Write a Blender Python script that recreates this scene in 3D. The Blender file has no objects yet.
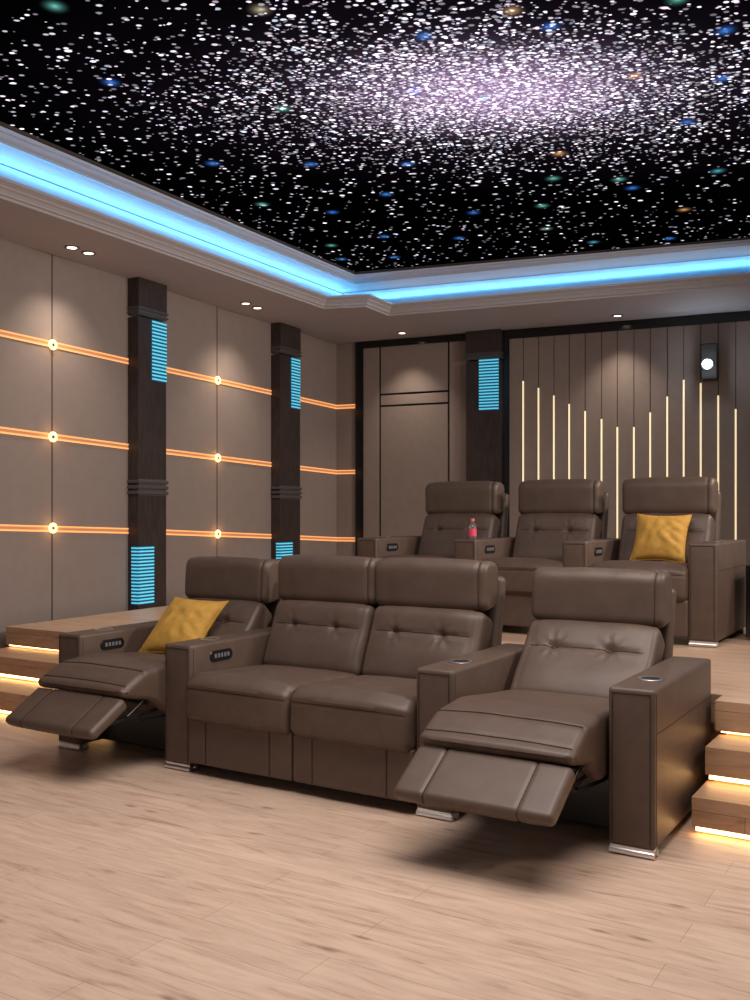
import bpy, bmesh, math, random
from mathutils import Vector, Matrix, noise
random.seed(7)
C = bpy.context.scene.collection
PI = math.pi
H = 1.3                      # eye height
F = 950.0                    # focal length in pixels of a 750 x 1000 frame
CX, HY = 375.0, 515.0

# ------------------------------------------------------------------ plan helpers
def at_height(px, py, z):
    Y = F*(H-z)/(py-HY)
    return Vector(((px-CX)*Y/F, Y, z))
WL0 = Vector((-2.87, 7.27)); WLD = Vector((.468, .8837)).normalized()
WLN = Vector((WLD.y, -WLD.x))                      # into the room
WB0 = Vector((-.147, 11.64)); WBD = (Vector((3.897, 9.87))-WB0).normalized()
WBN = Vector((WBD.y, -WBD.x))                      # into the room
if WBN.y > 0: WBN = -WBN
def on_plane(px, o, n):
    d = Vector(((px-CX)/F, 1.0))
    return d*(o.dot(n)/d.dot(n))
def on_left(px, off=0.0): return on_plane(px, WL0+WLN*off, WLN)
def on_back(px, off=0.0): return on_plane(px, WB0+WBN*off, WBN)
def s_left(p): return (p-WL0).dot(WLD)
def s_back(p): return (p-WB0).dot(WBD)
def zat(p, py): return H+(HY-py)*p.y/F
def isect(a, da, b, db):
    den = da.x*db.y-da.y*db.x
    t = ((b.x-a.x)*db.y-(b.y-a.y)*db.x)/den
    return a+da*t
CORNER = isect(WL0, WLD, WB0, WBD)
ANG = math.radians(-31.7)
UW = Vector((math.cos(ANG), math.sin(ANG))); VW = Vector((-math.sin(ANG), math.cos(ANG)))
S0 = Vector((-1.757, 5.30))                        # front left corner of the front sofa
def uv(u, v): return S0+UW*u+VW*v
PLAT = .46
ZS = 3.42                                          # soffit
ZSTAR = 3.746

# ------------------------------------------------------------------ materials
def mat(name, col, rough=.5, metal=0, spec=.5, emit=None, es=0, coat=0):
    m = bpy.data.materials.new(name); m.use_nodes = True
    b = m.node_tree.nodes['Principled BSDF']
    b.inputs['Base Color'].default_value = (*col, 1)
    b.inputs['Roughness'].default_value = rough
    b.inputs['Metallic'].default_value = metal
    b.inputs['Specular IOR Level'].default_value = spec
    b.inputs['Coat Weight'].default_value = coat
    if emit:
        b.inputs['Emission Color'].default_value = (*emit, 1)
        b.inputs['Emission Strength'].default_value = es
    return m
def nodes(m): return m.node_tree.nodes, m.node_tree.links, m.node_tree.nodes['Principled BSDF']
def N(nt, t, **kw):
    n = nt.new(t)
    for k, v in kw.items(): setattr(n, k, v)
    return n
def ramp(nt, stops):
    r = nt.new('ShaderNodeValToRGB')
    e = r.color_ramp.elements
    e[0].position, e[0].color = stops[0][0], (*stops[0][1], 1)
    e[1].position, e[1].color = stops[-1][0], (*stops[-1][1], 1)
    for p, c in stops[1:-1]:
        x = e.new(p); x.color = (*c, 1)
    return r

def leather():
    m = mat('brown_leather', (.105, .072, .056), .46, spec=.45)
    nt, lk, b = nodes(m)
    tc = N(nt, 'ShaderNodeTexCoord')
    v = N(nt, 'ShaderNodeTexVoronoi'); v.inputs['Scale'].default_value = 260
    n = N(nt, 'ShaderNodeTexNoise'); n.inputs['Scale'].default_value = 14; n.inputs['Detail'].default_value = 5
    lk.new(tc.outputs['Object'], v.inputs['Vector']); lk.new(tc.outputs['Object'], n.inputs['Vector'])
    mx = N(nt, 'ShaderNodeMath', operation='MULTIPLY_ADD')
    lk.new(v.outputs['Distance'], mx.inputs[0]); mx.inputs[1].default_value = .35; lk.new(n.outputs['Fac'], mx.inputs[2])
    bp = N(nt, 'ShaderNodeBump'); bp.inputs['Strength'].default_value = .22; bp.inputs['Distance'].default_value = .004
    lk.new(mx.outputs[0], bp.inputs['Height']); lk.new(bp.outputs['Normal'], b.inputs['Normal'])
    r = ramp(nt, [(.3, (.086, .056, .042)), (.7, (.106, .070, .053))])
    lk.new(n.outputs['Fac'], r.inputs['Fac']); lk.new(r.outputs['Color'], b.inputs['Base Color'])
    return m
def wood(name, a, bcol, dark, rough, scale=1.0, fr=False):
    m = mat(name, a, rough, spec=.35)
    nt, lk, b = nodes(m)
    tc = N(nt, 'ShaderNodeTexCoord')
    sep = N(nt, 'ShaderNodeSeparateXYZ'); lk.new(tc.outputs['Object'], sep.inputs[0])
    ad = N(nt, 'ShaderNodeMath', operation='ADD'); lk.new(sep.outputs['Y'], ad.inputs[0]); lk.new(sep.outputs['Z'], ad.inputs[1])
    cb = N(nt, 'ShaderNodeCombineXYZ'); lk.new(sep.outputs['X'], cb.inputs['X']); lk.new(ad.outputs[0], cb.inputs['Y'])
    br = N(nt, 'ShaderNodeTexBrick'); br.offset = .37
    br.inputs['Scale'].default_value = 1; br.inputs['Brick Width'].default_value = 1.35; br.inputs['Row Height'].default_value = .16
    br.inputs['Mortar Size'].default_value = .0012; br.inputs['Mortar Smooth'].default_value = .3; br.inputs['Bias'].default_value = 0
    br.inputs['Color1'].default_value = (*a, 1); br.inputs['Color2'].default_value = (*bcol, 1)
    br.inputs['Mortar'].default_value = tuple([x*.6 for x in dark])+(1,)
    lk.new(cb.outputs[0], br.inputs['Vector'])
    mp = N(nt, 'ShaderNodeMapping'); mp.inputs['Scale'].default_value = (2.4*scale, 17*scale, 1)
    lk.new(cb.outputs[0], mp.inputs['Vector'])
    n = N(nt, 'ShaderNodeTexNoise'); n.inputs['Scale'].default_value = 1.4; n.inputs['Detail'].default_value = 7; n.inputs['Roughness'].default_value = .62
    n.inputs['Distortion'].default_value = .8
    lk.new(mp.outputs[0], n.inputs['Vector'])
    r = ramp(nt, [(.28, (.62, .54, .50)), (.43, (.90, .87, .85)), (.58, (1.02, 1.01, 1.0)), (.78, (1.09, 1.08, 1.06))])
    lk.new(n.outputs['Fac'], r.inputs['Fac'])
    # knots
    kp = N(nt, 'ShaderNodeMapping'); kp.inputs['Scale'].default_value = (2.6, 8.5, 1)
    lk.new(cb.outputs[0], kp.inputs['Vector'])
    kv = N(nt, 'ShaderNodeTexVoronoi'); kv.inputs['Scale'].default_value = 1
    lk.new(kp.outputs[0], kv.inputs['Vector'])
    kr = ramp(nt, [(.03, (.38, .30, .27)), (.13, (1, 1, 1))]); lk.new(kv.outputs['Distance'], kr.inputs['Fac'])
    m1 = N(nt, 'ShaderNodeMixRGB', blend_type='MULTIPLY'); m1.inputs[0].default_value = 1
    lk.new(br.outputs['Color'], m1.inputs[1]); lk.new(r.outputs['Color'], m1.inputs[2])
    m2 = N(nt, 'ShaderNodeMixRGB', blend_type='MULTIPLY'); m2.inputs[0].default_value = .75
    lk.new(m1.outputs[0], m2.inputs[1]); lk.new(kr.outputs['Color'], m2.inputs[2])
    lk.new(m2.outputs[0], b.inputs['Base Color'])
    bp = N(nt, 'ShaderNodeBump'); bp.inputs['Strength'].default_value = .08; bp.inputs['Distance'].default_value = .01
    lk.new(n.outputs['Fac'], bp.inputs['Height']); lk.new(bp.outputs['Normal'], b.inputs['Normal'])
    return m
def speckle(name, a, c, scale, rough, bump=.05, spec=.3, stretch=(1, 1, 1)):
    m = mat(name, a, rough, spec=spec); nt, lk, b = nodes(m)
    tc = N(nt, 'ShaderNodeTexCoord'); mp = N(nt, 'ShaderNodeMapping'); mp.inputs['Scale'].default_value = stretch
    lk.new(tc.outputs['Object'], mp.inputs['Vector'])
    n = N(nt, 'ShaderNodeTexNoise'); n.inputs['Scale'].default_value = scale; n.inputs['Detail'].default_value = 4
    lk.new(mp.outputs[0], n.inputs['Vector'])
    r = ramp(nt, [(.35, a), (.65, c)]); lk.new(n.outputs['Fac'], r.inputs['Fac']); lk.new(r.outputs['Color'], b.inputs['Base Color'])
    bp = N(nt, 'ShaderNodeBump'); bp.inputs['Strength'].default_value = bump; bp.inputs['Distance'].default_value = .005
    lk.new(n.outputs['Fac'], bp.inputs['Height']); lk.new(bp.outputs['Normal'], b.inputs['Normal'])
    return m

def star_material():
    m = mat('printed_star_field', (.0008, .0008, .0012), .9, spec=.0)
    nt, lk, b = nodes(m)
    tc = N(nt, 'ShaderNodeTexCoord')
    def M(op, a, c=None, d=None, clamp=False):
        n = N(nt, 'ShaderNodeMath', operation=op); n.use_clamp = clamp
        for i, x in enumerate((a, c, d)):
            if x is None: continue
            if isinstance(x, (int, float)): n.inputs[i].default_value = x
            else: lk.new(x, n.inputs[i])
        return n.outputs[0]
    # density of the galaxy, an ellipse centred over the rear of the room
    mp = N(nt, 'ShaderNodeMapping'); mp.vector_type = 'POINT'
    sep = N(nt, 'ShaderNodeSeparateXYZ'); lk.new(tc.outputs['Object'], sep.inputs[0])
    gx, gy = .70, 5.50
    dx = M('SUBTRACT', sep.outputs['X'], gx); dy = M('SUBTRACT', sep.outputs['Y'], gy)
    def gauss(sx, sy, amp):
        q = M('ADD', M('POWER', M('ABSOLUTE', M('DIVIDE', dx, sx)), 2), M('POWER', M('ABSOLUTE', M('DIVIDE', dy, sy)), 2))
        return M('MULTIPLY', M('POWER', 2.718, M('MULTIPLY', q, -1)), amp)
    nz = N(nt, 'ShaderNodeTexNoise'); nz.inputs['Scale'].default_value = 2.2; nz.inputs['Detail'].default_value = 5
    lk.new(tc.outputs['Object'], nz.inputs['Vector'])
    core = gauss(.62, .38, 1.0)
    mid = gauss(1.7, .95, .62)
    dens0 = M('ADD', M('ADD', core, mid), .10)
    dens = M('MULTIPLY', dens0, M('ADD', M('MULTIPLY', nz.outputs['Fac'], 1.1), .45))
    total = None
    def layer(scale, rad, dmul, bright, seed, soft=.35, dadd=0.0):
        mpp = N(nt, 'ShaderNodeMapping'); mpp.inputs['Location'].default_value = (seed*3.1, seed*1.7, 0); mpp.inputs['Scale'].default_value = (.78, 1.15, 0); mpp.inputs['Rotation'].default_value = (0, 0, .35*seed-.8)
        lk.new(tc.outputs['Object'], mpp.inputs['Vector'])
        v = N(nt, 'ShaderNodeTexVoronoi'); v.inputs['Scale'].default_value = scale; v.voronoi_dimensions = '2D'
        lk.new(mpp.outputs[0], v.inputs['Vector'])
        sc = N(nt, 'ShaderNodeSeparateColor'); lk.new(v.outputs['Color'], sc.inputs[0])
        r = M('MULTIPLY', M('ADD', M('MULTIPLY', sc.outputs['Green'], .8), .35), rad*scale)
        k = M('DIVIDE', v.outputs['Distance'], r)
        disc = M('DIVIDE', M('SUBTRACT', 1, k, clamp=True), soft, clamp=True)
        d = M('ADD', M('MULTIPLY', dens, dmul), dadd)
        keep = M('LESS_THAN', sc.outputs['Red'], d)
        br = M('ADD', M('MULTIPLY', M('POWER', sc.outputs['Blue'], 2.4), .88), .12)
        return M('MULTIPLY', M('MULTIPLY', disc, keep), M('MULTIPLY', br, bright)), v, sc
    a1, v1, _ = layer(9, .0170, 1.2, 1.5, 1, dadd=.15)
    a2, v2, _ = layer(17, .0135, 1.0, 1.0, 2, dadd=.08)
    a3, v3, _ = layer(29, .0140, 1.15, 1.5, 3, dadd=-.09)
    a4, v4, _ = layer(42, .0110, 1.15, 1.1, 4, dadd=-.20)
    s = M('ADD', M('ADD', a1, a2), M('ADD', a3, a4))
    glow = M('ADD', M('MULTIPLY', core, .26), M('MULTIPLY', M('MULTIPLY', mid, nz.outputs['Fac']), .03))
    # tint of the stars
    tr = ramp(nt, [(0, (.75, .72, 1)), (.35, (1, .95, 1)), (.6, (.92, .72, 1)), (.8, (1, .86, .9)), (1, (.7, .8, 1))])
    sc1 = N(nt, 'ShaderNodeSeparateColor'); lk.new(v3.outputs['Color'], sc1.inputs[0]); lk.new(sc1.outputs['Green'], tr.inputs['Fac'])
    cs = N(nt, 'ShaderNodeMixRGB', blend_type='MULTIPLY'); cs.inputs[0].default_value = 1
    lk.new(tr.outputs['Color'], cs.inputs[1]); lk.new(s, cs.inputs[2])
    gl = N(nt, 'ShaderNodeMixRGB', blend_type='MULTIPLY'); gl.inputs[0].default_value = 1; gl.inputs[1].default_value = (.85, .55, .95, 1); lk.new(glow, gl.inputs[2])
    ad = N(nt, 'ShaderNodeMixRGB', blend_type='ADD'); ad.inputs[0].default_value = 1
    lk.new(cs.outputs[0], ad.inputs[1]); lk.new(gl.outputs[0], ad.inputs[2])
    # a few soft coloured stars
    v = N(nt, 'ShaderNodeTexVoronoi'); v.inputs['Scale'].default_value = 1.7; v.voronoi_dimensions = '2D'
    lk.new(tc.outputs['Object'], v.inputs['Vector'])
    sc = N(nt, 'ShaderNodeSeparateColor'); lk.new(v.outputs['Color'], sc.inputs[0])
    cr = ramp(nt, [(0, (.05, .25, 1)), (.45, (.08, .35, 1)), (.5, (.15, .65, .5)), (.78, (.2, .7, .6)), (.85, (1, .45, .15)), (1, (1, .5, .2))])
    lk.new(sc.outputs['Green'], cr.inputs['Fac'])
    kk = M('POWER', M('SUBTRACT', 1, M('DIVIDE', v.outputs['Distance'], .15), clamp=True), 3.5)
    kk = M('MULTIPLY', kk, M('MULTIPLY', M('LESS_THAN', sc.outputs['Red'], .5), .6))
    big = N(nt, 'ShaderNodeMixRGB', blend_type='MULTIPLY'); big.inputs[0].default_value = 1
    lk.new(cr.outputs['Color'], big.inputs[1]); lk.new(kk, big.inputs[2])
    ad2 = N(nt, 'ShaderNodeMixRGB', blend_type='ADD'); ad2.inputs[0].default_value = 1
    lk.new(ad.outputs[0], ad2.inputs[1]); lk.new(big.outputs[0], ad2.inputs[2])
    lk.new(ad2.outputs[0], b.inputs['Emission Color']); b.inputs['Emission Strength'].default_value = 1.5
    return m

M_LEATHER = leather()
M_PIPE = mat('leather_seam', (.048, .033, .026), .8, spec=.2)
M_FLOOR = wood('oak_floor', (.63, .465, .365), (.59, .43, .335), (.62, .42, .30), .45)
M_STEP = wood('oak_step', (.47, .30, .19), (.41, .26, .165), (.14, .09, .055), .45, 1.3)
M_WALL = speckle('taupe_wall_panel', (.245, .200, .180), (.26, .212, .190), 9, .62, .04)
M_BACK = speckle('taupe_fabric_panel', (.235, .188, .168), (.25, .20, .178), 12, .65, .05)
M_GROOVE = mat('dark_groove', (.03, .022, .02), .6)
M_BLACK = mat('black_frame', (.006, .006, .007), .18)
M_COL = speckle('dark_wood_column', (.030, .022, .021), (.048, .036, .033), 6, .38, .06, stretch=(8, 8, 1))
M_RING = mat('column_ring', (.07, .065, .065), .3)
M_SOFFIT = speckle('grey_plaster', (.43, .425, .48), (.45, .44, .495), 5, .7, .02)
M_MOULD = mat('plaster_moulding', (.42, .40, .42), .5)
M_COVE = mat('white_cove', (.80, .82, .84), .6)
M_UPM = mat('upper_moulding_blue_lit', (.55, .61, .74), .45)  # blue glow of the cove mixed into the trim's base colour
M_STAR = star_material()
M_CHROME = mat('chrome', (.82, .82, .83), .32, 1)
M_DARK = mat('black_plastic', (.010, .010, .011), .3)
M_METAL = mat('dark_metal', (.045, .045, .048), .35, .8)
M_BUTTON = mat('grey_button', (.16, .16, .17), .35)
M_AMBER = mat('amber_led', (.5, .25, .1), .5, emit=(1, .42, .14), es=1.0)
M_AMBER2 = mat('amber_channel', (.35, .2, .12), .5, emit=(1, .30, .08), es=.35)
M_KNOB = mat('amber_lamp', (1, .8, .4), .5, emit=(1, .64, .22), es=2.6)
M_STRIP = mat('warm_strip_light', (.8, .7, .5), .5, emit=(1, .80, .48), es=.85)
M_STEPLED = mat('step_led', (1, .8, .5), .5, emit=(1, .60, .24), es=7)
M_CYAN = mat('cyan_light', (.1, .5, .6), .5, emit=(.10, .50, .68), es=.9)
M_CYANB = mat('cyan_housing', (.01, .05, .09), .4, emit=(.0, .08, .2), es=.5)
M_DOWN = mat('downlight_glow', (1, .9, .8), .5, emit=(1, .82, .62), es=6)
M_BLUELED = mat('blue_led', (.1, .5, 1), .5, emit=(.10, .50, 1), es=3)
M_LENS = mat('projector_lens_glow', (1, 1, 1), .3, emit=(.75, .92, 1), es=30)
M_YEL = speckle('mustard_velvet', (.46, .25, .045), (.54, .30, .06), 30, .75, .15)
M_PINK = mat('pink_label', (.75, .08, .14), .4)
M_CAP = mat('pink_cap', (.75, .16, .16), .4)
M_GLASS = mat('clear_plastic', (.9, .85, .87), .08)
M_GLASS.node_tree.nodes['Principled BSDF'].inputs['Transmission Weight'].default_value = .9
M_PRINT = mat('white_print', (.75, .7, .72), .4)

# ------------------------------------------------------------------ object helpers
def link(name, me, parent=None):
    o = bpy.data.objects.new(name, me); C.objects.link(o)
    if parent: o.parent = parent
    return o
def mesh(name, bm, mats, smooth=False):
    bmesh.ops.recalc_face_normals(bm, faces=bm.faces)
    me = bpy.data.meshes.new(name); bm.to_mesh(me); bm.free()
    for m in (mats if isinstance(mats, (list, tuple)) else [mats]): me.materials.append(m)
    if smooth:
        me.polygons.foreach_set('use_smooth', [True]*len(me.polygons))
        try: me.set_sharp_from_angle(angle=math.radians(50))
        except Exception: pass
    me.update()
    return me
def obj(name, bm, mats, parent=None, smooth=False): return link(name, mesh(name, bm, mats, smooth), parent)
def thing(name, label, cat, loc=(0, 0, 0), rz=0, group=None):
    o = bpy.data.objects.new(name, None); C.objects.link(o); o.empty_display_size = .1
    o.location = loc; o.rotation_euler = (0, 0, rz)
    return tag(o, label, cat, group)
def tag(o, label, cat, group=None):
    o['label'] = label; o['category'] = cat
    if group: o['group'] = group
    return o
def struct(name, bm, mats, smooth=False):
    o = obj(name, bm, mats, None, smooth); o['kind'] = 'structure'; return o

def box(bm, x0, x1, y0, y1, z0, z1, mi=0, mtx=None, bev=0):
    vs = [bm.verts.new((x, y, z)) for z in (z0, z1) for y in (y0, y1) for x in (x0, x1)]
    if mtx:
        for v in vs: v.co = mtx @ v.co
    fs = [bm.faces.new([vs[i] for i in q]) for q in ((0, 2, 3, 1), (4, 5, 7, 6), (0, 1, 5, 4), (2, 6, 7, 3), (0, 4, 6, 2), (1, 3, 7, 5))]
    for f in fs: f.material_index = mi
    if bev:
        es = list({e for f in fs for e in f.edges})
        r = bmesh.ops.bevel(bm, geom=es, offset=bev, segments=3, affect='EDGES', profile=.6)
        for f in r['faces']: f.material_index = mi
def prism(bm, pts, z0, z1, mi=0):
    lo = [bm.verts.new((p[0], p[1], z0)) for p in pts]; hi = [bm.verts.new((p[0], p[1], z1)) for p in pts]
    n = len(pts)
    fs = [bm.faces.new(lo[::-1]), bm.faces.new(hi)]
    for i in range(n): fs.append(bm.faces.new((lo[i], lo[(i+1) % n], hi[(i+1) % n], hi[i])))
    for f in fs: f.material_index = mi
def tube(bm, pts, r, seg=8, mi=0, closed=False):
    pts = [Vector(p) for p in pts]; rings = []; n = len(pts)
    for i, p in enumerate(pts):
        if closed: d = pts[(i+1) % n]-pts[i-1]
        else: d = pts[min(i+1, n-1)]-pts[max(i-1, 0)]
        d.normalize(); a = Vector((0, 0, 1)) if abs(d.z) < .9 else Vector((1, 0, 0))
        x = d.cross(a).normalized(); y = d.cross(x)
        rings.append([bm.verts.new(p+(x*math.cos(2*PI*k/seg)+y*math.sin(2*PI*k/seg))*r) for k in range(seg)])
    for i in range(n if closed else n-1):
        a, b = rings[i], rings[(i+1) % n]
        for k in range(seg):
            f = bm.faces.new((a[k], a[(k+1) % seg], b[(k+1) % seg], b[k])); f.material_index = mi
    if not closed:
        for q in (rings[0][::-1], rings[-1]):
            f = bm.faces.new(q); f.material_index = mi
def lathe(bm, prof, c=(0, 0, 0), seg=32, mi=0):
    c = Vector(c); rings = []
    for r, z in prof:
        rings.append([bm.verts.new(c+Vector((r*math.cos(2*PI*k/seg), r*math.sin(2*PI*k/seg), z))) for k in range(seg)])
    for a, b in zip(rings, rings[1:]):
        for k in range(seg):
            f = bm.faces.new((a[k], a[(k+1) % seg], b[(k+1) % seg], b[k])); f.material_index = mi
    for q, rr in ((rings[0][::-1], prof[0][0]), (rings[-1], prof[-1][0])):
        if rr > 1e-4:
            f = bm.faces.new(q); f.material_index = mi

def rpoly(pts, step=.013, arc=6):
    """closed outline of (v, z, radius) corners -> dense points with rounded corners"""
    n = len(pts); out = []
    for i in range(n):
        p = Vector(pts[i][:2]); r = pts[i][2]
        a = (Vector(pts[i-1][:2])-p); b = (Vector(pts[(i+1) % n][:2])-p)
        la, lb = a.length, b.length; a.normalize(); b.normalize()
        ang = a.angle(b)
        t = min(r/math.tan(ang/2), la*.49, lb*.49); rr = t*math.tan(ang/2)
        s = p+a*t; e = p+b*t
        cdir = (a+b).normalized(); c = p+cdir*(rr/math.sin(ang/2))
        v0 = s-c; v1 = e-c; th = v0.angle(v1) if v0.length > 1e-6 else 0
        sg = 1 if v0.x*v1.y-v0.y*v1.x > 0 else -1
        k = max(3, min(14, int(rr*th/step)+3))
        for j in range(k):
            q = th*j/(k-1)*sg
            out.append(c+Vector((v0.x*math.cos(q)-v0.y*math.sin(q), v0.x*math.sin(q)+v0.y*math.cos(q))))
    dense = []
    for i in range(len(out)):
        p, q = out[i], out[(i+1) % len(out)]
        L = (q-p).length
        if L < 1e-5: continue
        m = max(1, int(L/step))
        for j in range(m): dense.append(p+(q-p)*j/m)
    return dense
def loft(prof, W, r, disp=None, du=.013, mtx=None, bm=None, seams=()):
    """sweep a closed (v, z) outline along u with rounded ends; disp(u, p, n) moves the skin along its normal"""
    n = len(prof)
    area = sum(prof[i].x*prof[(i+1) % n].y-prof[(i+1) % n].x*prof[i].y for i in range(n))
    sg = 1 if area > 0 else -1
    nr = []
    for i in range(n):
        t = prof[(i+1) % n]-prof[i-1]; t.normalize(); nr.append(Vector((t.y, -t.x))*sg)
    hw = W/2; sec = []
    K = 6
    for k in range(K): t = PI/2*k/K; sec.append((-hw+r*(1-math.sin(t)), r*(1-math.cos(PI/2-t)) if False else r*(1-math.sin(t))))
    sec = []
    for k in range(K+1):
        t = PI/2*k/K
        sec.append((-hw+r*(1-math.cos(t)), r*(1-math.sin(t))))
    m = max(2, int((W-2*r)/du))
    for k in range(1, m): sec.append((-hw+r+(W-2*r)*k/m, 0))
    for k in range(K, -1, -1):
        t = PI/2*k/K
        sec.append((hw-r*(1-math.cos(t)), r*(1-math.sin(t))))
    own = bm is None
    if own: bm = bmesh.new()
    rings = []
    for u, ins in sec:
        ring = []
        for p, q in zip(prof, nr):
            d = disp(u, p, q) if disp else 0
            w = p+q*(d-ins)
            co = Vector((u, w.x, w.y))
            if mtx: co = mtx @ co
            ring.append(bm.verts.new(co))
        rings.append(ring)
    for a, b in zip(rings, rings[1:]):
        for k in range(n): bm.faces.new((a[k], a[(k+1) % n], b[(k+1) % n], b[k]))
    bm.faces.new(rings[0][::-1]); bm.faces.new(rings[-1])
    def near(v, z): return min(range(n), key=lambda i: (prof[i].x-v)**2+(prof[i].y-z)**2)
    def pt(u, i):
        i %= n; w = prof[i]+nr[i]*((disp(u, prof[i], nr[i]) if disp else 0)+.0022)
        return (u, w.x, w.y)
    for sm in seams:
        if sm[0] == 'u':
            i = near(*sm[1]); a, b = sm[2], sm[3]
            tube(bm, [pt(a+(b-a)*k/30, i) for k in range(31)], SR, 6, 1)
        else:
            i, j = near(*sm[2]), near(*sm[3])
            if (j-i) % n > (i-j) % n: i, j = j, i
            tube(bm, [pt(sm[1], i+k) for k in range((j-i) % n+1)], SR, 6, 1)
    return bm
SR = .0018
def g(x, w): return math.exp(-(x/w)**2)
def wob(u, p, s=7, a=.002): return a*noise.noise(Vector((u*s, p.x*s, p.y*s+3.1)))

# ------------------------------------------------------------------ camera, world
cam = bpy.data.cameras.new('camera'); co = bpy.data.objects.new('camera', cam); C.objects.link(co)
co.location = (0, 0, H); co.rotation_euler = (PI/2, 0, 0)
cam.sensor_fit = 'HORIZONTAL'; cam.sensor_width = 36; cam.lens = F/750*36; cam.shift_y = (HY-500)/750
cam.clip_start = .05
bpy.context.scene.camera = co
w = bpy.data.worlds.new('room_ambient'); bpy.context.scene.world = w; w.use_nodes = True
w.node_tree.nodes['Background'].inputs[0].default_value = (1, .93, .88, 1)
w.node_tree.nodes['Background'].inputs[1].default_value = .27
vs = bpy.context.scene.view_settings
vs.view_transform = 'Standard'; vs.look = 'None'; vs.gamma = 1; vs.exposure = 0; vs.use_curve_mapping = False

# ------------------------------------------------------------------ room shell
RF = Matrix.Translation((S0.x, S0.y, 0)) @ Matrix.Rotation(ANG, 4, 'Z')     # sofa frame to world
def frame_obj(o): o.matrix_world = RF; return o
bm = bmesh.new(); box(bm, -9, 9, -6, 9, -.06, 0)
frame_obj(struct('floor', bm, M_FLOOR))

def wall_matrix(o, d, n):
    return Matrix(((d.x, n.x, 0, o.x), (d.y, n.y, 0, o.y), (0, 0, 1, 0), (0, 0, 0, 1)))
ML = wall_matrix(WL0, WLD, WLN)          # local x along the wall, y into the room
MB = wall_matrix(WB0, WBD, WBN)
sLc = s_left(CORNER); sBc = s_back(CORNER)
SL0, SB1 = -6.5, 6.5
bm = bmesh.new(); box(bm, SL0, sLc+.15, -.12, 0, 0, 3.9)
for px in (52, 217):
    s = s_left(on_left(px)); box(bm, s-.006, s+.006, -.001, .0015, 0, ZS, 1)
s = s_left(on_left(52))-2.9; box(bm, s-.006, s+.006, -.001, .0015, 0, ZS, 1)
o = struct('wall_left', bm, [M_WALL, M_GROOVE]); o.matrix_world = ML
bm = bmesh.new(); box(bm, sBc, SB1, -.12, 0, 0, 3.9)
o = struct('wall_back', bm, [M_BACK, M_GROOVE]); o.matrix_world = MB

# soffit ring, lip moulding, cove and star panel
p1 = at_height(324, 309, ZS).xy; p2 = at_height(366, 307, ZS).xy; p3 = at_height(389, 316, ZS).xy; p4 = at_height(750, 286, ZS).xy
q0 = at_height(0, 198, ZS).xy
L0 = p1+(q0-p1).normalized()*11; p5 = p3+(p4-p3).normalized()*6.6
lip = [L0, p1, p2, p3, p5]
def offset(path, d):
    """offset an open polyline to its right-hand side... positive d goes into the opening"""
    out = []
    for i, p in enumerate(path):
        def nrm(a, b):
            t = (b-a).normalized(); return Vector((t.y, -t.x))
        if i == 0: out.append(p+nrm(path[0], path[1])*d)
        elif i == len(path)-1: out.append(p+nrm(path[-2], path[-1])*d)
        else:
            n1, n2 = nrm(path[i-1], p), nrm(p, path[i+1])
            t1, t2 = (p-path[i-1]).normalized(), (path[i+1]-p).normalized()
            out.append(isect(path[i-1]+n1*d, t1, p+n2*d, t2))
    return out
def sheets(bm, rows, mi=0):
    """rows: list of (polyline, z) with equal counts, skinned"""
    vr = [[bm.verts.new((p.x, p.y, z)) for p in r] for r, z in rows]
    for a, b in zip(vr, vr[1:]):
        for k in range(len(a)-1):
            f = bm.faces.new((a[k], a[k+1], b[k+1], b[k])); f.material_index = mi
wf = WL0+WLD*SL0; wr = WB0+WBD*SB1
bm = bmesh.new()
bm.faces.new([bm.verts.new((p.x, p.y, ZS)) for p in (wf, CORNER, wr, p5, p3, p2, p1, L0)])
o = struct('ceiling', bm, M_SOFFIT)
bm = bmesh.new()
prof = [(0, 0), (0, .018), (.018, .024), (.018, .036), (.030, .052), (.048, .064), (.048, .074), (.075, .090), (.085, .094), (.085, .112), (-.02, .112)]
sheets(bm, [(offset(lip, d), ZS+z) for d, z in prof])
struct('trim_1', bm, M_MOULD)

def ring3(a, c, b, z):
    A, K, B = at_height(*a, z).xy, at_height(*c, z).xy, at_height(*b, z).xy
    return [K+(A-K).normalized()*11, K, K+(B-K).normalized()*7]
rs = ring3((0, 121), (355, 272), (750, 237), ZSTAR)
ZC, ZM = 3.665, 3.700
rm = ring3((0, 140), (354.5, 282.5), (750, 243.5), ZM)
rc = ring3((0, 163), (342, 293), (750, 255), ZC)
KT = isect(L0, (p1-L0).normalized(), p5, (p3-p5).normalized())
tr2 = [L0, KT, p5]
ro = offset(tr2, -.26)
bm = bmesh.new()
sheets(bm, [(ro, ZS+.108), (ro, ZS+.15), (offset(tr2, -.20), ZC-.06), (rc, ZC)])
sheets(bm, [([rc[i]+(rm[i]-rc[i])*t for i in range(3)], ZC+(ZM-ZC)*math.sin(t*PI/2)) for t in (0, .25, .5, .75, 1)])
sheets(bm, [(offset(rc, -.008), ZC-.004), (offset(rc, .004), ZC-.003)], 1)
struct('trim_2', bm, [M_COVE, mat('cove_joint', (.10, .16, .24), .6)])
# trough floor between the lip and the cove
bm = bmesh.new()
li = offset(lip, .04)
bm.faces.new([bm.verts.new((p.x, p.y, ZS+.109)) for p in (ro[0], ro[1], ro[2], li[4], li[3], li[2], li[1], li[0])])
struct('trim_3', bm, M_MOULD)
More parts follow.
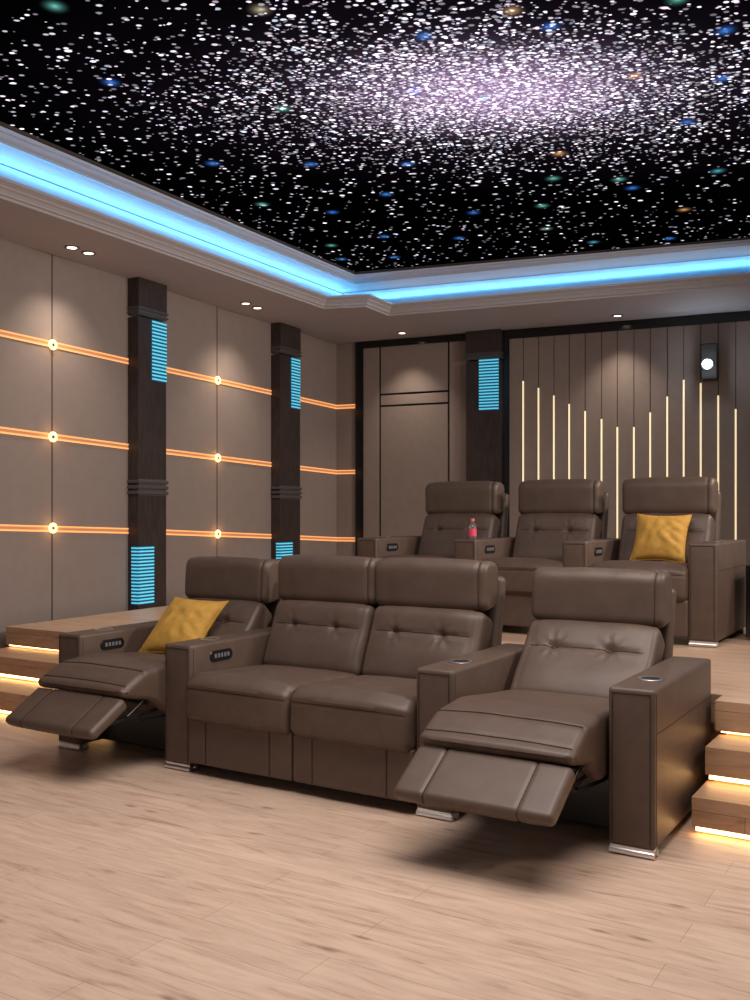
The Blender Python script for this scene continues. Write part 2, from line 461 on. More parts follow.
# upper moulding
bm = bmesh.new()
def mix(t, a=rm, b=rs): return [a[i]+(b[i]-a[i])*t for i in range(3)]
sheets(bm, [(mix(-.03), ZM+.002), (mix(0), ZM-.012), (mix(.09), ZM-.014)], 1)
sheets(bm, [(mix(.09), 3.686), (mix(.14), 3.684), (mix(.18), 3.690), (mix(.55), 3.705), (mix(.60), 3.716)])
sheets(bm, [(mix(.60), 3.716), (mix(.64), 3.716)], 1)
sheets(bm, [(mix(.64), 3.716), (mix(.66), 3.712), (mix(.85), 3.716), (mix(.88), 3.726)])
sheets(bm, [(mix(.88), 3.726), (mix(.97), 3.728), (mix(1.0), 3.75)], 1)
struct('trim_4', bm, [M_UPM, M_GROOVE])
bm = bmesh.new()
bm.faces.new([bm.verts.new((p.x, p.y, ZSTAR)) for p in (rs[0]-WLN*.0, rs[1], rs[2], Vector((rs[2].x-2, -4)), Vector((rs[0].x, -4)))])
struct('ceiling_panel', bm, M_STAR)

# blue cove light strips lying in the trough
def cove_strip(a, b, label):
    d = (b-a).normalized(); n = Vector((d.y, -d.x)); L = (b-a).length
    m = wall_matrix(a, d, n)
    t = tag(obj('cove_light', _b(lambda bm: box(bm, 0, L, -.02, .02, ZS+.115, ZS+.125)), M_BLUELED), label, 'led strip', 'blue light strips in the ceiling cove')
    t.matrix_world = m
    la = bpy.data.lights.new('cove_glow', 'AREA'); la.shape = 'RECTANGLE'; la.size = L; la.size_y = .05
    la.color = (.13, .55, 1); la.energy = 2.3*L
    lo = bpy.data.objects.new('cove_glow', la); C.objects.link(lo)
    mid = (a+b)/2
    # faces up, leaning outwards to the cove
    zax = -(Vector((n.x*.75, n.y*.75, 1)).normalized())
    xax = Vector((d.x, d.y, 0)); yax = zax.cross(xax).normalized(); xax = yax.cross(zax)
    R = Matrix((xax, yax, zax)).transposed().to_4x4()
    lo.matrix_world = Matrix.Translation((mid.x, mid.y, ZS+.13)) @ R
def _b(fn):
    bm = bmesh.new(); fn(bm); return bm
oo = offset(tr2, -.02)
cove_strip(oo[1]+(oo[0]-oo[1]).normalized()*9.5, oo[1]+(oo[0]-oo[1]).normalized()*.15, 'blue light strip hidden in the ceiling cove along the left wall')
cove_strip(oo[1]+(oo[2]-oo[1]).normalized()*.15, oo[1]+(oo[2]-oo[1]).normalized()*6.5, 'blue light strip hidden in the ceiling cove along the rear wall')

# ------------------------------------------------------------------ pilasters
E = .12
def column(s0, wd, M, label, lower, lightx, e=E, wrap=0.10, group='dark wood columns'):
    t = thing('column', label, 'column', (0, 0, 0), 0, group)
    t.matrix_world = M @ Matrix.Translation((s0, 0, 0))
    obj('shaft', _b(lambda b: box(b, 0, wd, 0, e, 0, 3.07)), M_COL, t)
    obj('capital', _b(lambda b: box(b, -.004, wd+.004, 0, e+.006, 3.165, ZS)), M_COL, t)
    def rg(zs, h):
        bm = bmesh.new()
        for z in zs: box(bm, -.012, wd+.016, 0, e+.018, z, z+h, bev=.006)
        zc0, zc1 = min(zs)-.01, max(zs)+h+.01
        box(bm, .0, wd, 0, e+.001, zc0, zc1)
        return bm
    obj('upper_ring', rg([3.10, 3.14], .022), M_RING, t)
    obj('middle_ring', rg([1.485, 1.535, 1.585], .03), M_RING, t)
    return t
def louvre(col, s0, s1, z0, z1, e, n=17, wrap=0):
    L = s1-s0; hh = z1-z0
    def hs(b):
        box(b, -.0, L, .0005, .006, 0, hh)
        if wrap: box(b, -.006, -.0005, -wrap, .006, 0, hh)
    t = obj('louvre_light', _b(hs), M_CYANB, col); t.location = (s0, e, z0); t['label'] = 'cyan glowing slatted light'
    def sl(b):
        for k in range(n):
            z = hh*(k+.27)/n; h = hh/n*.44
            box(b, .002, L-.002, .006, .012, z, z+h)
            if wrap: box(b, -.012, -.006, -wrap+.003, .012, z, z+h)
    obj('louvre', _b(sl), M_CYAN, t)
PS1 = s_left(on_left(128)); PS2 = s_left(on_left(271))
k = column(PS1, .375, ML, 'dark wood column on left wall, nearer the camera', True, 0)
louvre(k, .172, .372, 2.52, 3.07, E)
louvre(k, .001, .20, .50, 1.02, E, wrap=.075)
k = column(PS2, .41, ML, 'dark wood column on left wall, nearer the rear corner', True, 0)
louvre(k, .215, .40, 2.50, 3.07, E)
louvre(k, .001, .24, .46, 1.0, E, wrap=.05)
PB0, PB1 = s_back(on_back(466, .12)), s_back(on_back(500, .12))
k = column(PB0, PB1-PB0, MB, 'dark wood column on the rear wall between panel and slats', False, 0)
louvre(k, s_back(on_back(479, .12))-PB0, s_back(on_back(499, .12))-PB0, 2.50, 3.09, E)

# ------------------------------------------------------------------ amber light lines on the left wall
rows = [('top', [(0, 2.69), (52, 2.683), (217, 2.668), (341, 2.638)]), ('middle', [(0, 1.95), (52, 1.935), (217, 1.879), (341, 1.829)]), ('bottom', [(0, 1.21), (52, 1.194), (217, 1.107), (341, .995)])]
segs = [(s_left(on_left(0))-3.2, PS1-.0, 'left of the nearer column'), (PS1+.385, PS2, 'between the two columns'), (PS2+.41, sLc-.004, 'between the farther column and the corner')]
for rn, pts in rows:
    sp = [(s_left(on_left(p)), z) for p, z in pts]
    def zz(s, sp=sp):
        for (a, za), (b, zb) in zip(sp, sp[1:]):
            if s <= b or (b, zb) == sp[-1]: return za+(zb-za)*(s-a)/(b-a)
    for a, b, where in segs:
        t = thing('wall_light_line', '%s double amber light line on left wall, %s' % (rn, where), 'light', (0, 0, 0), 0, 'amber light lines on the left wall')
        t.matrix_world = ML @ Matrix.Translation((a, 0, zz(a)))
        k = (zz(b)-zz(a))/(b-a)
        def bar(z0, z1, y0, y1, t=t, a=a, b=b, k=k):
            bm = bmesh.new(); box(bm, 0, b-a, y0, y1, z0, z1)
            for v in bm.verts: v.co.z += v.co.x*k
            return bm
        obj('channel', bar(-.024, .024, 0, .004), M_AMBER2, t)
        obj('led_line', bar(.012, .024, .004, .007), M_AMBER, t)
        obj('led_line', bar(-.026, -.012, .004, .007), M_AMBER, t)
    # return on the rear wall
    z = zz(sLc)
    t = thing('wall_light_line', '%s short amber light line on the narrow rear wall strip by the corner' % rn, 'light', (0, 0, 0), 0, 'amber light lines on the rear wall')
    t.matrix_world = MB @ Matrix.Translation((sBc, 0, z)); L = s_back(on_back(356))-sBc-.01
    obj('channel', _b(lambda b: box(b, 0, L, 0, .004, -.024, .024)), M_AMBER2, t)
    for q in ((.012, .024), (-.026, -.012)): obj('led_line', _b(lambda b: box(b, 0, L, .004, .007, *q)), M_AMBER, t)
    for px, nm in ((52, 'on the nearer wall seam'), (217, 'on the wall seam between the columns')):
        s = s_left(on_left(px)); z = zz(s)
        t = thing('wall_button_lamp', '%s round amber lamp %s' % (rn, nm), 'lamp', (0, 0, 0), 0, 'round amber lamps on the left wall')
        t.matrix_world = ML @ Matrix.Translation((s, .007, z)) @ Matrix.Rotation(-PI/2, 4, 'X')
        obj('glow_ring', _b(lambda b: lathe(b, [(.017, 0), (.042, 0), (.042, .008), (.036, .014), (.022, .014), (.017, .008), (.017, 0)], seg=20)), M_KNOB, t, True)
        obj('centre_cap', _b(lambda b: lathe(b, [(.016, 0), (.016, .01), (.009, .018), (0, .02)], seg=16)), M_METAL, t, True)
        la = bpy.data.lights.new('button_glow', 'POINT'); la.energy = .5; la.color = (1, .5, .18); la.shadow_soft_size = .02
        lo = bpy.data.objects.new('button_glow', la); C.objects.link(lo); q = WL0+WLD*s+WLN*.07; lo.location = (q.x, q.y, z)

# ------------------------------------------------------------------ rear wall
def bx(px): return s_back(on_back(px))
Y356, Y364 = bx(356.5), bx(364)
bm = bmesh.new()
box(bm, Y356, Y364, 0, .03, 0, ZS); box(bm, Y364, PB0+.02, 0, .03, ZS-.085, ZS)
o = struct('trim_5', bm, M_BLACK); o.matrix_world = MB
bm = bmesh.new()
box(bm, PB1-.0, bx(509.5), 0, .03, 0, ZS); box(bm, bx(509.5), SB1, 0, .03, ZS-.105, ZS)
o = struct('trim_6', bm, M_BLACK); o.matrix_world = MB
# padded wall panel with black joints
xa, xb, xc, xd = Y364, bx(380.5), bx(449), PB0+.02
z1, z2, zt = 2.76, 2.62, ZS-.085
t = thing('wall_panel', 'taupe rear wall panel bay framed in black beside the corner', 'wall panel')
t.matrix_world = MB
gp = .012
for x0, x1, a, b in ((xa, xb-gp, .0, zt), (xb+gp, xc-gp, z1+gp, zt), (xb+gp, xc-gp, z2+gp, z1-gp), (xb+gp, xc-gp, 0, z2-gp), (xc+gp, xd, 0, zt)):
    obj('panel', _b(lambda b_: box(b_, x0, x1, .004, .018, a, b, bev=.003)), M_BACK, t)
obj('joint', _b(lambda b_: box(b_, xa, xd, .0005, .006, 0, zt)), M_BLACK, t)
# slatted panel: planks with dark joints, and strip lights standing in the joints
strips = [(523.7, 381), (539, 388), (554.3, 395.5), (569.6, 404), (585.5, 411), (601.9, 419), (617.7, 427), (634.2, 427), (650.5, 412.5), (667.5, 396.6), (683.9, 380), (700.9, 383), (718.4, 395.5), (735.8, 409)]
ss = [bx(p) for p, _ in strips]
pitch = (ss[-1]-ss[0])/(len(ss)-1)
allx = ss+[ss[-1]+pitch*k for k in range(1, 12)]
t = thing('slat_panel', 'wide taupe rear wall panel of upright boards with dark joints', 'wall panel')
t.matrix_world = MB
edges = [bx(509.5)]+[x for x in allx if x < SB1-.1]+[SB1]
bm = bmesh.new()
for a, b in zip(edges, edges[1:]): box(bm, a+.004, b-.004, .004, .018, 0, ZS-.105, bev=.002)
obj('boards', bm, M_BACK, t); obj('backing', _b(lambda b_: box(b_, edges[0], edges[-1], .0005, .006, 0, ZS-.105)), M_GROOVE, t)
ordn = ['first', 'second', 'third', 'fourth', 'fifth', 'sixth', 'seventh', 'eighth', 'ninth', 'tenth', 'eleventh', 'twelfth', 'thirteenth', 'fourteenth']
for i, (px, py) in enumerate(strips):
    p = on_back(px); zt_ = zat(p, py)
    t = thing('strip_light', 'thin warm vertical light strip on the rear boards, %s from the left' % ordn[i], 'light', (0, 0, 0), 0, 'vertical strip lights on the rear wall')
    t.matrix_world = MB @ Matrix.Translation((ss[i], .018, PLAT))
    h = zt_-PLAT
    obj('profile', _b(lambda b_: box(b_, -.010, .010, .0005, .004, 0, h)), M_BUTTON, t)
    obj('diffuser', _b(lambda b_: box(b_, -.0085, .0085, .004, .012, .003, h-.003, bev=.002)), M_STRIP, t)
# projector on the rear wall
p = on_back(709.5, .1)
t = thing('wall_projector', 'black box on the rear wall with a brilliant white lamp', 'projector')
t.matrix_world = MB @ Matrix.Translation((s_back(p), .02, zat(p, 380)))
obj('body', _b(lambda b_: box(b_, -.08, .08, 0, .16, 0, .37, bev=.01)), M_DARK, t)
o = obj('lens', _b(lambda b_: lathe(b_, [(0, 0), (.042, 0), (.048, .01), (.034, .018), (0, .024)], seg=24)), M_LENS, t, True)
o.location = (-.015, .16, .155); o.rotation_euler = (-PI/2, 0, 0)
o = obj('lens_ring', _b(lambda b_: lathe(b_, [(.05, 0), (.066, 0), (.066, .02), (.05, .02), (.05, 0)], seg=24)), M_METAL, t, True)
o.location = (-.015, .158, .155); o.rotation_euler = (-PI/2, 0, 0)
pw = (MB @ Vector((s_back(p)-.015, .26, zat(p, 380)+.155)))
la = bpy.data.lights.new('projector_light', 'POINT'); la.energy = 4; la.color = (.75, .9, 1); la.shadow_soft_size = .04
lo = bpy.data.objects.new('projector_light', la); C.objects.link(lo); lo.location = pw

# ------------------------------------------------------------------ downlights in the soffit
dl = [(72, 247, 'soffit downlight of the nearer pair, on the left'), (88.6, 252.6, 'soffit downlight of the nearer pair, on the right'), (245.7, 303, 'soffit downlight of the farther pair, on the left'), (257.5, 307.5, 'soffit downlight of the farther pair, on the right'), (402, 332.7, 'single soffit downlight above the rear wall panel bay'), (617.5, 315.3, 'single soffit downlight above the upright rear boards')]
for px, py, lb in dl:
    q = at_height(px, py, ZS)
    t = thing('downlight', 'small round '+lb, 'light', (q.x, q.y, ZS), 0, 'ceiling downlights')
    obj('trim_ring', _b(lambda b: lathe(b, [(.038, 0), (.062, 0), (.062, -.006), (.05, -.012), (.038, -.008), (.038, 0)], seg=24)), M_BUTTON, t, True)
    obj('diffuser', _b(lambda b: lathe(b, [(0, -.001), (.038, -.001), (.038, -.006), (0, -.008)], seg=24)), M_DOWN, t, True)
    la = bpy.data.lights.new('downlight_beam', 'SPOT'); la.energy = 55 if px > 300 else 40; la.color = (1, .84, .68); la.spot_size = math.radians(95); la.spot_blend = 1; la.shadow_soft_size = .04
    lo = bpy.data.objects.new('downlight_beam', la); C.objects.link(lo); lo.location = (q.x, q.y, ZS-.03)

# ------------------------------------------------------------------ platform and stairs
MI = RF.inverted()
def u_wall(v, off=.16):
    a = MI @ Vector((*(WL0+WLN*off), 0)); b = MI @ Vector((*(WL0+WLN*off+WLD*3), 0))
    return a.x+(b.x-a.x)*(v-a.y)/(b.y-a.y)
def in_frame(p): q = MI @ Vector((p.x, p.y, 0)); return (q.x, q.y)
UR = 7.5
bw0 = in_frame(CORNER+WBN*.01+WLN*.125); bw1 = in_frame(WB0+WBD*6.4+WBN*.01)
bm = bmesh.new()
poly = [(u_wall(1.02), 1.02), (3.335, 1.02), (3.335, .86), (UR, .86), (bw1[0], bw1[1]), bw0]
poly = [(u_wall(1.02), 1.02), (3.335, 1.02), (3.335, .86), (UR, .86), (UR, bw0[1]+(bw1[1]-bw0[1])*(UR-bw0[0])/(bw1[0]-bw0[0])), bw0]
prism(bm, poly, PLAT-.13, PLAT)
ins = [(u_wall(1.06), 1.06), (3.375, 1.06), (3.375, .90), (UR, .90), poly[4], bw0]
prism(bm, ins, 0, PLAT-.13)
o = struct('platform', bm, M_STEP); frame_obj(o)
# bright deck boards on top of the platform
bm = bmesh.new(); prism(bm, [(x, y) for x, y in poly], PLAT, PLAT+.004)
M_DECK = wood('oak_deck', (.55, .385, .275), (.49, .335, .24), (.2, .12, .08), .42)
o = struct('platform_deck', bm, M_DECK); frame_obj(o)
def staircase(label, u0f, u1, vs_, vback):
    t = thing('staircase', label, 'stairs', (0, 0, 0), 0, 'wooden stairs with light strips')
    t.matrix_world = RF
    for k, v in enumerate(vs_):
        z = PLAT/3*(k+1)
        a0 = u0f(v); a1 = u0f(vback)
        if k < 2:
            bm = bmesh.new()
            prism(bm, [(a0, v), (u1, v), (u1, vback-.001), (a1, vback-.001)], z-.118, z)
            prism(bm, [(a0+.03 if a0 > 0 else a0, v+.04), (u1, v+.04), (u1, vback-.001), (a1, vback-.001)], (z-.157 if k else 0), z-.118)
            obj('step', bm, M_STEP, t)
        bm = bmesh.new(); box(bm, a0+.012, u1-.01, v+.018, v+.034, z-.140, z-.122)
        obj('led_strip', bm, M_STEPLED, t)
        la = bpy.data.lights.new('step_glow', 'AREA'); la.shape = 'RECTANGLE'; L = u1-a0; la.size = L; la.size_y = .02
        la.energy = .5*L; la.color = (1, .58, .24)
        lo = bpy.data.objects.new('step_glow', la); C.objects.link(lo)
        lo.matrix_world = RF @ Matrix.Translation(((a0+u1)/2, v+.015, z-.128)) @ Matrix.Rotation(math.radians(-38), 4, 'X')
staircase('wooden stairs with glowing risers at right of the front sofa', lambda v: 3.345, UR, (.38, .62, .86), .90)
staircase('wooden stairs with glowing risers between front sofa and left wall', lambda v: u_wall(v), -.03, (.38, .70, 1.02), 1.06)

# ------------------------------------------------------------------ sofa parts (meshes centred on u = 0)
SW = .645
def seam(bm, pts, r=.0028): tube(bm, pts, r, 6, 1)
def seat_upright():
    pr = rpoly([(-.055, .275, .05), (.60, .275, .03), (.60, .47, .04), (.02, .500, .07), (-.055, .455, .045)])
    hw = SW/2
    def d(u, p, n):
        x = 0
        if n.y > .3: x += .022*(1-abs(u/hw)**3)*g(p.x-.25, .38)
        if n.x < -.3: x += .018*(1-abs(u/hw)**4)*(1 if p.y > .3 else .4)
        x -= .004*g(p.y-.440, .007)*(1 if n.x < -.2 else 0)
        x -= .010*g(p.x-.30, .02)*g(u, .05)*(n.y > .5)
        return x+wob(u, p, 6, .004)
    return mesh('seat_cushion', loft(pr, SW-.004, .032, d, seams=[('u', (-.055, .440), -hw+.015, hw-.015)]), [M_LEATHER, M_PIPE], True)
def base_panel():
    pr = rpoly([(-.02, .055, .012), (.08, .055, .01), (.08, .285, .01), (-.02, .285, .012)], .012)
    def d(u, p, n):
        if n.x < -.5: return -.006*(g(u+.21, .006)+g(u-.19, .006))+.004*(1-(u/.32)**2)
        return 0
    return mesh('front_panel', loft(pr, SW-.003, .012, d, .006, seams=[('p', q, (-.02, .07), (-.02, .275)) for q in (-.21, .19)]), [M_LEATHER, M_PIPE], True)
def backrest(v0, z0, v1, z1, th=.15):
    """front face runs from (v0,z0) to (v1,z1)"""
    f = Vector((v1-v0, z1-z0)); L = f.length; f.normalize(); nb = Vector((f.y, -f.x))
    def P(s, t, r): q = Vector((v0, z0))+f*(s*L)+nb*t; return (q.x, q.y, r)
    pr = rpoly([P(-.02, .0, .05), P(1.0, 0, .05), P(1.0, th, .04), P(-.02, th, .04)])
    hw = SW/2; o = Vector((v0, z0)); zt = .63*L
    def d(u, p, n):
        q = p-o; s = q.dot(f); front = n.dot(-nb) > .4
        if not front: return 0
        x = .028*(1-abs(u/hw)**4)*(g(s-.30*L, .30*L)*.9+g(s-.86*L, .2*L)*.75)
        cr = g(s-zt, .009)
        x -= .009*cr*(abs(u) < .27)
        for c in (-.155, .118):
            rr = math.hypot((u-c), (s-zt))
            x -= .026*g(rr, .020)
            a = math.atan2(s-zt, u-c)
            x -= .0035*math.cos(a*7)*g(rr-.04, .03)
        x -= .007*g(abs(u)-(hw-.045), .006)
        return x+wob(u, p, 7, .003)
    a = P(zt/L, 0, 0)[:2]; lo_, hi_ = P(.06, 0, 0)[:2], P(.95, 0, 0)[:2]
    bm = loft(pr, SW-.008, .035, d, seams=[('u', a, -hw+.05, hw-.05), ('p', hw-.045, lo_, hi_)])
    for c in (-.155, .118):
        q = o+f*zt-nb*-.0; q = Vector((v0, z0))+f*zt
        dd = d(c, q, -nb); q = q-nb*(dd+.001)
        bmesh.ops.create_uvsphere(bm, u_segments=10, v_segments=6, radius=.009, matrix=Matrix.Translation((c, q.x, q.y)))
    return bm
def headrest(vf, z0, z1, th=.17, tilt=.0):
    k = tilt
    pr = rpoly([(vf+.008, z0, .045), (vf-.006+k, z1-.0, .065), (vf+th+k, z1-.012, .06), (vf+th-.01, z0+.02, .05)])
    hw = SW/2
    def d(u, p, n):
        x = 0
        if n.x < -.3: x += .016*(1-abs(u/hw)**4)
        x -= .007*g(u-(hw-.036), .005)
        return x+wob(u, p, 7, .004)
    return loft(pr, SW+.012, .030, d, seams=[('p', hw-.036, (vf+.008, z0+.02), (vf+th*.6+k, z1))])
def shell(vb, z0, z1, tilt):
    pr = rpoly([(vb, z0, .02), (vb+tilt, z1, .03), (vb+tilt+.075, z1-.005, .035), (vb+.075, z0, .02)], .02)
    bm = loft(pr, SW+.01, .03, None, .03)
    return bm
ME = {}
ME['seat'] = seat_upright(); ME['base'] = base_panel()
ME['back'] = mesh('backrest', backrest(.545, .47, .70, .83, .16), [M_LEATHER, M_PIPE], True)
ME['head'] = mesh('headrest', headrest(.700, .812, 1.074, .17, .012), [M_LEATHER, M_PIPE], True)
ME['shell'] = mesh('back_shell', shell(.78, .30, .985, .13), M_LEATHER, True)
# reclined
def seat_reclined():
    pr = rpoly([(-.345, .412, .022), (-.352, .440, .02), (-.197, .518, .09), (-.02, .536, .12), (.56, .480, .05), (.56, .28, .03), (-.03, .275, .07), (-.15, .365, .12), (-.32, .400, .02)])
    hw = SW/2
    def d(u, p, n):
        x = 0
        if n.y > .2: x += .010*(1-abs(u/hw)**4)
        x -= .006*g(p.x+.200, .007)*(n.y > .2)
        x -= .005*g((p.x+.318), .007)*(n.y > .2)
        return x+wob(u, p, 6, .004)
    return mesh('seat_cushion', loft(pr, SW-.012, .028, d, seams=[('u', (-.200, .517), -hw+.022, hw-.022), ('u', (-.318, .457), -hw+.022, hw-.022)]), [M_LEATHER, M_PIPE], True)
def footrest():
    pr = rpoly([(-.335, .408, .022), (-.560, .272, .035), (-.515, .232, .03), (-.300, .350, .02)])
    def d(u, p, n):
        x = 0
        if n.x < -.1: x += .006*(1-abs(u/.32)**4); x -= .006*(g(u+.185, .006)+g(u-.185, .006))
        return x
    return mesh('footrest', loft(pr, SW-.012, .022, d, .007, seams=[('p', q, (-.34, .402), (-.53, .25)) for q in (-.185, .185)]), [M_LEATHER, M_PIPE], True)
ME['seat_r'] = seat_reclined(); ME['foot_r'] = footrest()
ME['back_r'] = mesh('backrest', backrest(.50, .47, .805, .80, .15), [M_LEATHER, M_PIPE], True)
ME['head_r'] = mesh('headrest', headrest(.800, .772, 1.043, .17, .03), [M_LEATHER, M_PIPE], True)
ME['shell_r'] = mesh('back_shell', shell(.845, .30, .955, .16), [M_LEATHER, M_PIPE], True)
# base box under a reclined seat and its folding mechanism
def under():
    bm = bmesh.new(); box(bm, -.312, .312, .12, .80, .05, .26, bev=.01); return mesh('underframe', bm, M_DARK)
def mech():
    bm = bmesh.new()
    for s in (-1, 1):
        x = s*.27
        def link_(a, b, w=.012, dx=0): tube(bm, [(x+dx, *a), (x+dx, *b)], w*.5, 8)
        link_((.25, .30), (-.16, .37), .016); link_((.20, .24), (-.20, .28), .016, .012*s)
        link_((-.16, .37), (-.28, .30), .014, .006*s); link_((-.05, .30), (-.42, .28), .016, -.008*s); link_((-.20, .28), (-.34, .345), .014)
        for a in ((.25, .30), (-.16, .37), (-.20, .28), (.20, .24)): tube(bm, [(x-.014, *a), (x+.018, *a)], .013, 10)
    tube(bm, [(-.28, -.15, .345), (.28, -.15, .345)], .010, 8)
    tube(bm, [(-.28, .22, .27), (.28, .22, .27)], .012, 8)
    box(bm, .10, .26, .22, .30, .26, .33, bev=.004)
    return mesh('recliner_mechanism', bm, M_METAL, True)
ME['under'] = under(); ME['mech'] = mech()
# arm
AW, AD, A0, A1 = .18, .95, .035, .64
def arm():
    bm = bmesh.new(); box(bm, 0, AW, 0, AD, A0, A1, bev=.016)
    e = .0055; r = .0026
    # front edge seams, top edge seams and the outer side seam
    for x in (e+.012, AW-e-.012): seam(bm, [(x, -.0004, A0+.015), (x, -.0004, A1-.02)], r)
    seam(bm, [(.018, -.0004, A1-.019), (AW-.018, -.0004, A1-.019)], r)
    for x in (0.0004, AW-.0004):
        seam(bm, [(x, .02, A1-.17), (x, AD-.02, A1-.17)], r*.8)
        seam(bm, [(x, .022, A0+.015), (x, .022, A1-.02)], r*.8)
    return mesh('armrest', bm, [M_LEATHER, M_PIPE], True)
ME['arm'] = arm()
def cup():
    bm = bmesh.new()
    lathe(bm, [(.037, .0005), (.053, .0005), (.054, .002), (.051, .0045), (.041, .0045), (.037, .003), (.037, .0005)], seg=32)
    lathe(bm, [(0, .0032), (.036, .0032), (.0375, .0036)], seg=32, mi=1)
    return mesh('cup_holder', bm, [M_CHROME, M_DARK], True)
def control():
    bm = bmesh.new()
    pts = []
    for k in range(25):
        a = PI*k/12
        pts.append(((.060 if math.cos(a) > 0 else -.060)+.030*math.cos(a), .030*math.sin(a)))
    # pill shaped black plate in the (y,z) plane, facing +x
    lo = [bm.verts.new((0, y, z)) for y, z in pts[:-1]]; hi = [bm.verts.new((.005, y*.96, z*.92)) for y, z in pts[:-1]]
    bm.faces.new(lo); bm.faces.new(hi)
    for i in range(len(lo)): bm.faces.new((lo[i], lo[(i+1) % len(lo)], hi[(i+1) % len(lo)], hi[i]))
    for k in range(5):
        y = -.05+k*.025; box(bm, .0045, .0085, y-.008, y+.008, -.010, .012, 1, bev=.002)
    return mesh('control_panel', bm, [M_DARK, M_BUTTON])
def button():
    bm = bmesh.new(); box(bm, .004, .009, -.008, .008, -.011, .011, bev=.002); return mesh('button', bm, M_BUTTON)
def chromefoot():
    bm = bmesh.new()
    box(bm, .008, AW-.008, .0, .055, .012, .036)
    tube(bm, [(.004, .006, .014), (AW-.004, .006, .014)], .0135, 12)
    tube(bm, [(.004, .050, .014), (AW-.004, .050, .014)], .0135, 12)
    return mesh('foot', bm, M_CHROME, True)
ME['cup'] = cup(); ME['ctl'] = control(); ME['btn'] = button(); ME['cf'] = chromefoot()

def put(name, me, parent, loc=(0, 0, 0)):
    o = link(name, me, parent); o.location = loc; return o
def make_arm(t, u, ctl, dv=0):
    a = put('armrest', ME['arm'], t, (u, 0, 0))
    put('foot', ME['cf'], a, (0, .004, 0)); put('foot', ME['cf'], a, (0, AD-.07, 0))
    c = put('cup_holder', ME['cup'], a, (.095, .25, A1)); c['label'] = 'chrome ringed cup holder'
    if ctl:
        p = put('control_panel', ME['ctl'], a, (AW, .235, .565)); p['label'] = 'black oval control panel with small buttons'
    return a
def make_seat(t, uc, reclined, dv=0):
    s = '_r' if reclined else ''
    k = put('seat_cushion', ME['seat'+s], t, (uc, dv, 0))
    b = put('backrest', ME['back'+s], t, (uc, 0, 0))
    h = put('headrest', ME['head'+s], b); put('back_shell', ME['shell'+s], b)
    if reclined:
        put('footrest', ME['foot_r'], t, (uc, dv, 0)); put('underframe', ME['under'], t, (uc, 0, 0))['label'] = 'black frame under the raised seat'
        put('recliner_mechanism', ME['mech'], t, (uc, dv, 0))['label'] = 'dark metal folding linkage'
    else:
        put('front_panel', ME['base'], t, (uc, 0, 0))

front = thing('recliner_sofa', 'long brown leather four-seat recliner sofa on the lower floor', 'sofa', (S0.x, S0.y, 0), ANG)
for u, c in ((-.02, 1), (.79, 1), (2.27, 0), (3.12, 0)): make_arm(front, u, c)
make_seat(front, .488, True, .05); make_seat(front, .972+.3245, False); make_seat(front, .972+.9735, False); make_seat(front, 2.79, True)
R0 = Vector((-.125, 7.36))
RM = Matrix.Translation((R0.x, R0.y, PLAT+.004)) @ Matrix.Rotation(ANG, 4, 'Z')
rear = thing('recliner_sofa', 'brown leather three-seat recliner sofa on the raised rear platform', 'sofa', (R0.x, R0.y, PLAT+.004), ANG)
for i, u in enumerate((-.02, .82, 1.645, 2.49)): make_arm(rear, u, i < 3)
for u in (.515, 1.345, 2.170): make_seat(rear, u, False)
rear.scale = (1, 1, 1.03)

# ------------------------------------------------------------------ cushions
def pillow(name, c, a, b, th, label, seed=0):
    """c centre, a/b edge vectors"""
    n = 28; bm = bmesh.new(); a = Vector(a); b = Vector(b); nn = a.cross(b).normalized(); c = Vector(c)
    grid = {}
    for sd in (1, -1):
        for i in range(n+1):
            for j in range(n+1):
                x, y = -1+2*i/n, -1+2*j/n
                edge = i in (0, n) or j in (0, n)
                if sd == -1 and edge: grid[(sd, i, j)] = grid[(1, i, j)]; continue
                k = max(0, (1-x*x)*(1-y*y))
                px = x*(1-.10*(1-y*y)); py = y*(1-.10*(1-x*x))
                h = th*.5*k**.42*sd
                h += sd*.020*k*noise.noise(Vector((x*3+seed, y*3, sd)))
                if x > .2: h -= sd*.022*abs(math.sin(y*8+x*5))**3*k**.5*(x-.2)
                co = a*(px*.5)+b*(py*.5)+nn*h
                grid[(sd, i, j)] = bm.verts.new(co)
        for i in range(n):
            for j in range(n):
                bm.faces.new([grid[(sd, i, j)], grid[(sd, i+1, j)], grid[(sd, i+1, j+1)], grid[(sd, i, j+1)]])
    t = thing(name, label, 'cushion', c, 0, 'mustard cushions')
    obj('cover', bm, M_YEL, t, True)
    pts = []
    for k in range(4*n):
        s, q = divmod(k, n)
        i, j = ((q, 0), (n, q), (n-q, n), (0, n-q))[s]
        x, y = -1+2*i/n, -1+2*j/n
        px = x*(1-.10*(1-y*y)); py = y*(1-.10*(1-x*x))
        pts.append(a*(px*.5)+b*(py*.5))
    bm = bmesh.new(); tube(bm, pts, .004, 6, closed=True)
    obj('piping', bm, M_YEL, t, True)
    return t
BL = Vector((-1.335, 5.50, .575)); TL = Vector((-1.19, 5.66, .80)); TR = Vector((-.865, 5.50, .79))
a_ = TR-TL; b_ = TL-BL
b_ = (TL-Vector((-1.345, 5.46, .52)))
pillow('throw_pillow', TL+a_/2-b_/2, a_*1.06, b_*1.08, .16, 'mustard yellow cushion leaning on the leftmost seat of front sofa', 1)
TL = Vector((1.885, 6.80, 1.30)); TR = Vector((2.19, 6.60, 1.295)); BL = Vector((1.80, 6.68, .985))
a_ = TR-TL; b_ = TL-BL
pillow('throw_pillow', TL+a_/2-b_/2, a_*1.05, b_*1.05, .17, 'mustard yellow cushion on the rightmost seat of rear sofa', 5)

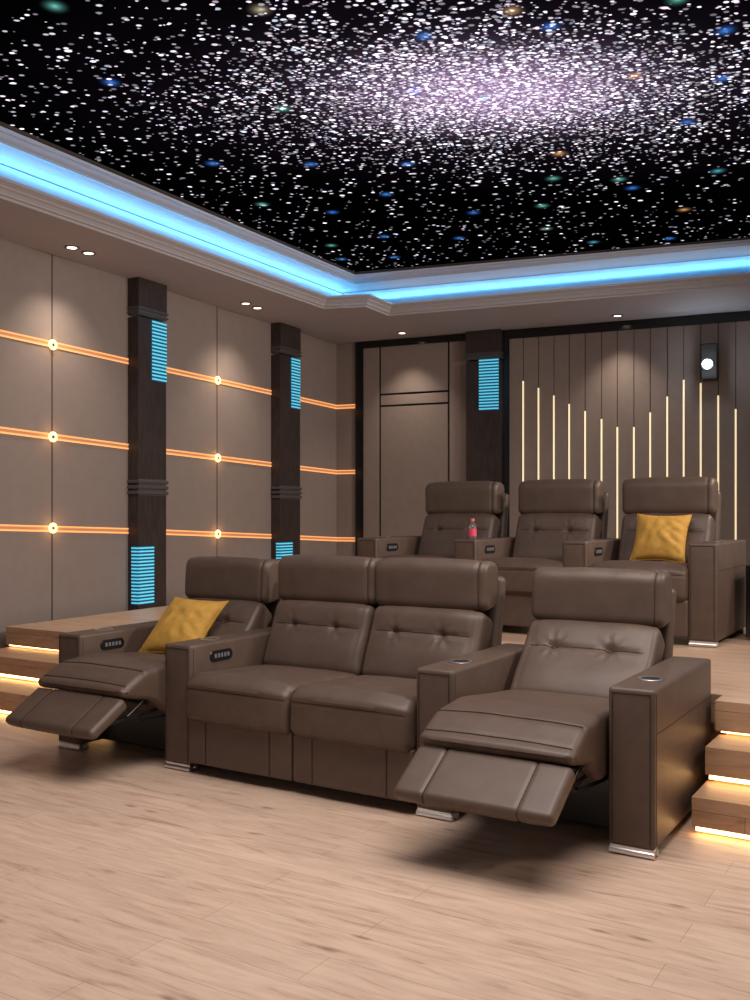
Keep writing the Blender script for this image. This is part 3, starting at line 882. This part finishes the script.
# ------------------------------------------------------------------ bottle on the rear sofa's second arm
q = RM @ Vector((.82+.095, .12, A1*1.03+.0005))
t = thing('drink_bottle', 'small clear bottle with pink label on rear sofa armrest', 'bottle', q, 0)
obj('bottle_body', _b(lambda b: lathe(b, [(0, 0), (.026, 0), (.030, .006), (.030, .085), (.027, .10), (.014, .122), (.012, .128), (.012, .135), (0, .135)], seg=20)), M_GLASS, t, True)
obj('bottle_label', _b(lambda b: lathe(b, [(.0303, .02), (.0308, .02), (.0308, .075), (.0303, .075), (.0303, .02)], seg=20)), M_PINK, t, True)
obj('bottle_cap', _b(lambda b: lathe(b, [(0, .132), (.015, .132), (.015, .150), (0, .151)], seg=20)), M_CAP, t, True)

# ------------------------------------------------------------------ subwoofer at the right edge
q = at_height(745.5, 641, PLAT)
t = thing('subwoofer', 'black floor speaker box at right edge beside the rear sofa', 'speaker', (q.x, q.y, PLAT+.004), ANG)
obj('cabinet', _b(lambda b: box(b, 0, .42, 0, .42, .02, .50, bev=.006)), M_BLACK, t)
obj('grille', _b(lambda b: box(b, .03, .39, -.012, .001, .06, .46, bev=.004)), M_DARK, t)
for x, y in ((.05, .05), (.37, .05), (.05, .37), (.37, .37)):
    o = obj('foot', _b(lambda b: lathe(b, [(0, 0), (.018, 0), (.022, .021), (0, .021)], seg=12)), M_CHROME, t); o.location = (x, y, 0)

# ------------------------------------------------------------------ added fill lights, out of view
def area(name, loc, sx, sy, e, col, rot=(0, 0, 0)):
    la = bpy.data.lights.new(name, 'AREA'); la.shape = 'RECTANGLE'; la.size = sx; la.size_y = sy; la.energy = e; la.color = col
    lo = bpy.data.objects.new(name, la); C.objects.link(lo); lo.location = loc; lo.rotation_euler = rot
    return lo
area('fill_light_front', (.4, 3.15, 3.65), 3.2, 1.9, 165, (1, .90, .83))  # unseen softbox added overhead to light the foreground
def rear_fill_spot(x, y, tx, ty, tz, e):  # unseen spot added at the right to brighten rear sofa and walls
    la = bpy.data.lights.new('side_fill_spot', 'SPOT'); la.energy = e; la.color = (1, .86, .76); la.spot_size = math.radians(100); la.spot_blend = 1; la.shadow_soft_size = .25
    lo = bpy.data.objects.new('side_fill_spot', la); C.objects.link(lo); lo.location = (x, y, ZS-.1)
    lo.rotation_euler = (Vector((tx, ty, tz))-lo.location).to_track_quat('-Z', 'Y').to_euler()
rear_fill_spot(4.6, 6.2, 0, 8.5, 1.0, 420)
rear_fill_spot(4.2, 3.6, -2, 7.5, 1.4, 480)
